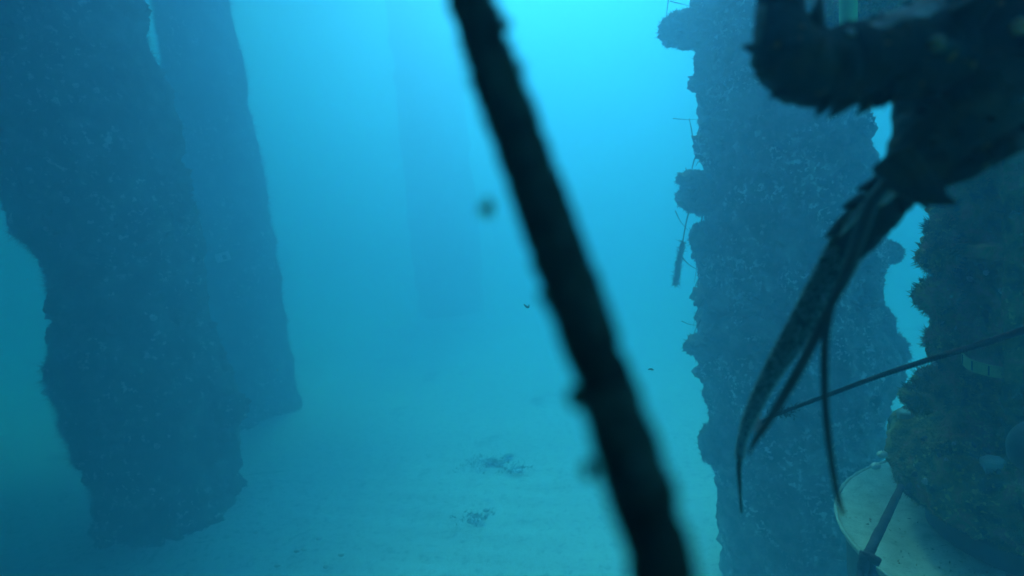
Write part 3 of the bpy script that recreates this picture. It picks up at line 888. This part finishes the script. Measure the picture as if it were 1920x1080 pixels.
dd = Nn[k] * np.cos(ang)[:, None] + Bb[k] * np.sin(ang)[:, None]
SV, SF = spikes(C4[k, :3] + dd * C4[k, 3:], dd + T[k] * .7, 0.0016 + .0006 * RNG.random(5200), 0.00015)
# setae are part of the same antenna, too many to pick apart
o = link_mesh('bristles', SV, SF, BRISTLE, Bq, smooth=False); o['kind'] = 'stuff'
# horn
ltube([(1672, 292, .435, 36), (1708, 338, .43, 34), (1748, 366, .425, 19), (1793, 382, .42, 2)], LOB, 'horn', lob, n=40, seg=24, rough=.001)
ltube([(1800, 40, .40, 34), (1838, 8, .385, 22), (1868, -30, .37, 3)], LOB, 'horn', lob, n=30, seg=20, rough=.001)
# eyes on stalks
def eye(px, py, d, r):
    c = lp3(px, py, d)
    st_ = ltube([(px + 40, py + 10, d + .03, r * .7), (px + 15, py + 3, d + .012, r * .8), (px, py, d, r * .7)], LOB, 'eye_stalk', lob, n=16, seg=16)
    blob(c, (r * d * LK / FPX,) * 3, EYE, st_, 'eye', 0.04, 1.0, seg=16)
eye(1757, 82, .372, 15)
eye(1912, 50, .385, 15)
# antennules
ltube([(1700, 310, .43, 12), (1640, 372, .44, 13), (1612, 440, .445, 13), (1590, 505, .45, 11), (1558, 570, .46, 9)], LOB_RED, 'antennule', lob, n=60, seg=14)
an = [o for o in COL.objects if o.name.startswith('antennule')][-1]
ltube([(1560, 566, .46, 9), (1520, 650, .465, 9.5), (1480, 725, .47, 9), (1440, 790, .475, 7), (1416, 826, .478, 5), (1404, 852, .48, 2)], LOB_RED, 'branch', an, n=70, seg=12)
ltube([(1560, 566, .46, 8), (1549, 620, .46, 7.5), (1546, 700, .46, 7), (1549, 780, .46, 6.5), (1560, 870, .465, 6), (1572, 935, .47, 5), (1582, 964, .475, 3)], LOB_RED, 'branch', an, n=80, seg=12)
ltube([(1690, 318, .445, 9), (1720, 352, .45, 10), (1742, 372, .455, 5)], LOB_RED, 'antennule', lob, n=30, seg=12)
# walking legs that cling to the pipe behind
zt_ = zt
for (rows) in ([(1735, 335, .44, 20), (1800, 318, .43, 24), (1860, 290, .43, 22), (1930, 255, .45, 19), (2060, 200, .80, 10), (2120, 240, 1.66, 3)],
               [(1840, 250, .45, 26), (1930, 200, .46, 24), (2050, 120, .52, 20), (2140, 140, .90, 10), (2160, 220, 1.72, 3)],
               [(1950, 60, .47, 26), (2060, 10, .50, 24), (2200, -60, .58, 19), (2260, 0, .94, 10), (2250, 90, 1.80, 3)],
               [(2050, -150, .50, 26), (2200, -230, .55, 24), (2330, -220, .66, 18), (2360, -120, 1.0, 10), (2320, -20, 1.86, 3)]):
    ltube(rows, LOB, 'leg', lob, n=70, seg=18, rough=.0015)

# thin ribbed feeler from the right edge, frayed reddish tip
rows = [(1990, 596, 1.2, 6.80), (1920, 619, 1.2, 6.56), (1840, 645, 1.2, 5.92), (1740, 675, 1.2, 5.20), (1640, 708, 1.2, 4.48), (1560, 738, 1.2, 4.00), (1480, 768, 1.2, 3.36), (1408, 800, 1.2, 2.72)]
fe = empty('ribbed_feeler', lp3(1990, 596, 1.2), 'thin dark ribbed feeler reaching in from the right edge, reddish frayed tip', 'feeler')
rows = [(2300, 520, 1.4, 10)] + rows
ltube(rows, LOB, 'stalk', fe, n=500, seg=12, rings=150, ringamp=.13, rough=.0007, rscale=300)
c0 = lp3(1414, 797, 1.2)
n_ = 420
Dd = RNG.normal(size=(n_, 3)); Dd /= np.linalg.norm(Dd, axis=1)[:, None]
SV, SF = spikes(c0 + RNG.normal(size=(n_, 3)) * np.array([.0042, .003, .003]), Dd, RNG.uniform(.003, .008, n_), .0005)
o = link_mesh('frayed_tip', SV, SF, LOB_PALE, fe, smooth=False); o['kind'] = 'stuff'
c1 = lp3(1470, 771, 1.2)
SV, SF = spikes(c1 + RNG.normal(size=(90, 3)) * np.array([.006, .003, .003]), Dd[:90], RNG.uniform(.003, .007, 90), .0005)
o = link_mesh('fluff', SV, SF, TWIG, fe, smooth=False); o['kind'] = 'stuff'

# ------------------------------------------------------------------ weed patches and shell bits on the sand
def weed_patch(px, py, r, n, label):
    c = np.array(on_z(px, py, 0.01))
    e = empty('weed_patch', c, label, 'seaweed', 'low weed patches on the sand')
    P = c + np.stack([RNG.normal(size=n) * r, RNG.normal(size=n) * r * .7, np.zeros(n)], 1)
    D = RNG.normal(size=(n, 3)) * .6 + np.array([0, 0, .7]); D /= np.linalg.norm(D, axis=1)[:, None]
    SV, SF = spikes(P, D, RNG.uniform(.008, .028, n), .004)
    link_mesh('blades', SV, SF, WEED, e, smooth=False)['kind'] = 'stuff'
    for q in range(4):
        cc = c + np.array([RNG.normal() * r * .6, RNG.normal() * r * .5, .0])
        blob(cc, (r * .3, r * .3, r * .08), SPONGE, e, 'stone', .4, 2.0, seg=12)
weed_patch(905, 868, .09, 110, 'larger dark weed patch on the sand left of the rope')
weed_patch(968, 880, .05, 60, 'small dark weed patch right of the larger one on the sand')
weed_patch(895, 968, .05, 50, 'small dark weed patch low on the sand left of the rope')
for (px, py) in ((556, 1033), (570, 1030), (598, 1010), (640, 1040), (520, 1060), (612, 1062), (480, 1000)):
    c = on_z(px, py, 0.03)
    o = blob(c, (.014, .009, .008), SHELL, None, 'shell_fragment', .4, 2.0, seg=8)
    tag(o, 'tiny white shell fragment lying on the sand', 'shell', 'shell fragments on the sand')

n_ = 260
Pp = np.array([np.array(at(RNG.uniform(0, 1920), RNG.uniform(0, 1080), RNG.uniform(.9, 3.2))) for _ in range(n_)])
Pp = Pp[Pp[:, 2] > .1]
Dd = RNG.normal(size=(len(Pp), 3)); Dd /= np.linalg.norm(Dd, axis=1)[:, None]
SV, SF = spikes(Pp, Dd, RNG.uniform(.0008, .0022, len(Pp)), .0007)
o = link_mesh('suspended_particles', SV, SF, SHELL, None, smooth=False)
tag(o, 'fine pale particles suspended in the water', 'particles', kind='stuff')

# ------------------------------------------------------------------ the water itself: even volume round everything
import bmesh
bm = bmesh.new()
bmesh.ops.create_cube(bm, size=1.0)
bmesh.ops.scale(bm, vec=(60, 72, SURF_Z + 1.2), verts=bm.verts)
bmesh.ops.translate(bm, vec=(0, 24, (SURF_Z - 1.2) / 2), verts=bm.verts)
me = bpy.data.meshes.new('haze'); bm.to_mesh(me); bm.free()
hz = bpy.data.objects.new('haze', me); COL.objects.link(hz)
m = bpy.data.materials.new('water_volume'); m.use_nodes = True
t = m.node_tree; t.nodes.clear()
out = t.nodes.new('ShaderNodeOutputMaterial')
pv = t.nodes.new('ShaderNodeVolumePrincipled')
pv.inputs['Density'].default_value = 1.0
pv.inputs['Color'].default_value = (0.16, 0.26, 0.40, 1)
pv.inputs['Absorption Color'].default_value = (0.27, 0.785, 0.99, 1)
pv.inputs['Anisotropy'].default_value = 0.72
t.links.new(pv.outputs[0], out.inputs['Volume'])
me.materials.append(m)
tag(hz, 'clear blue-green sea water filling the whole view', 'water', kind='stuff')
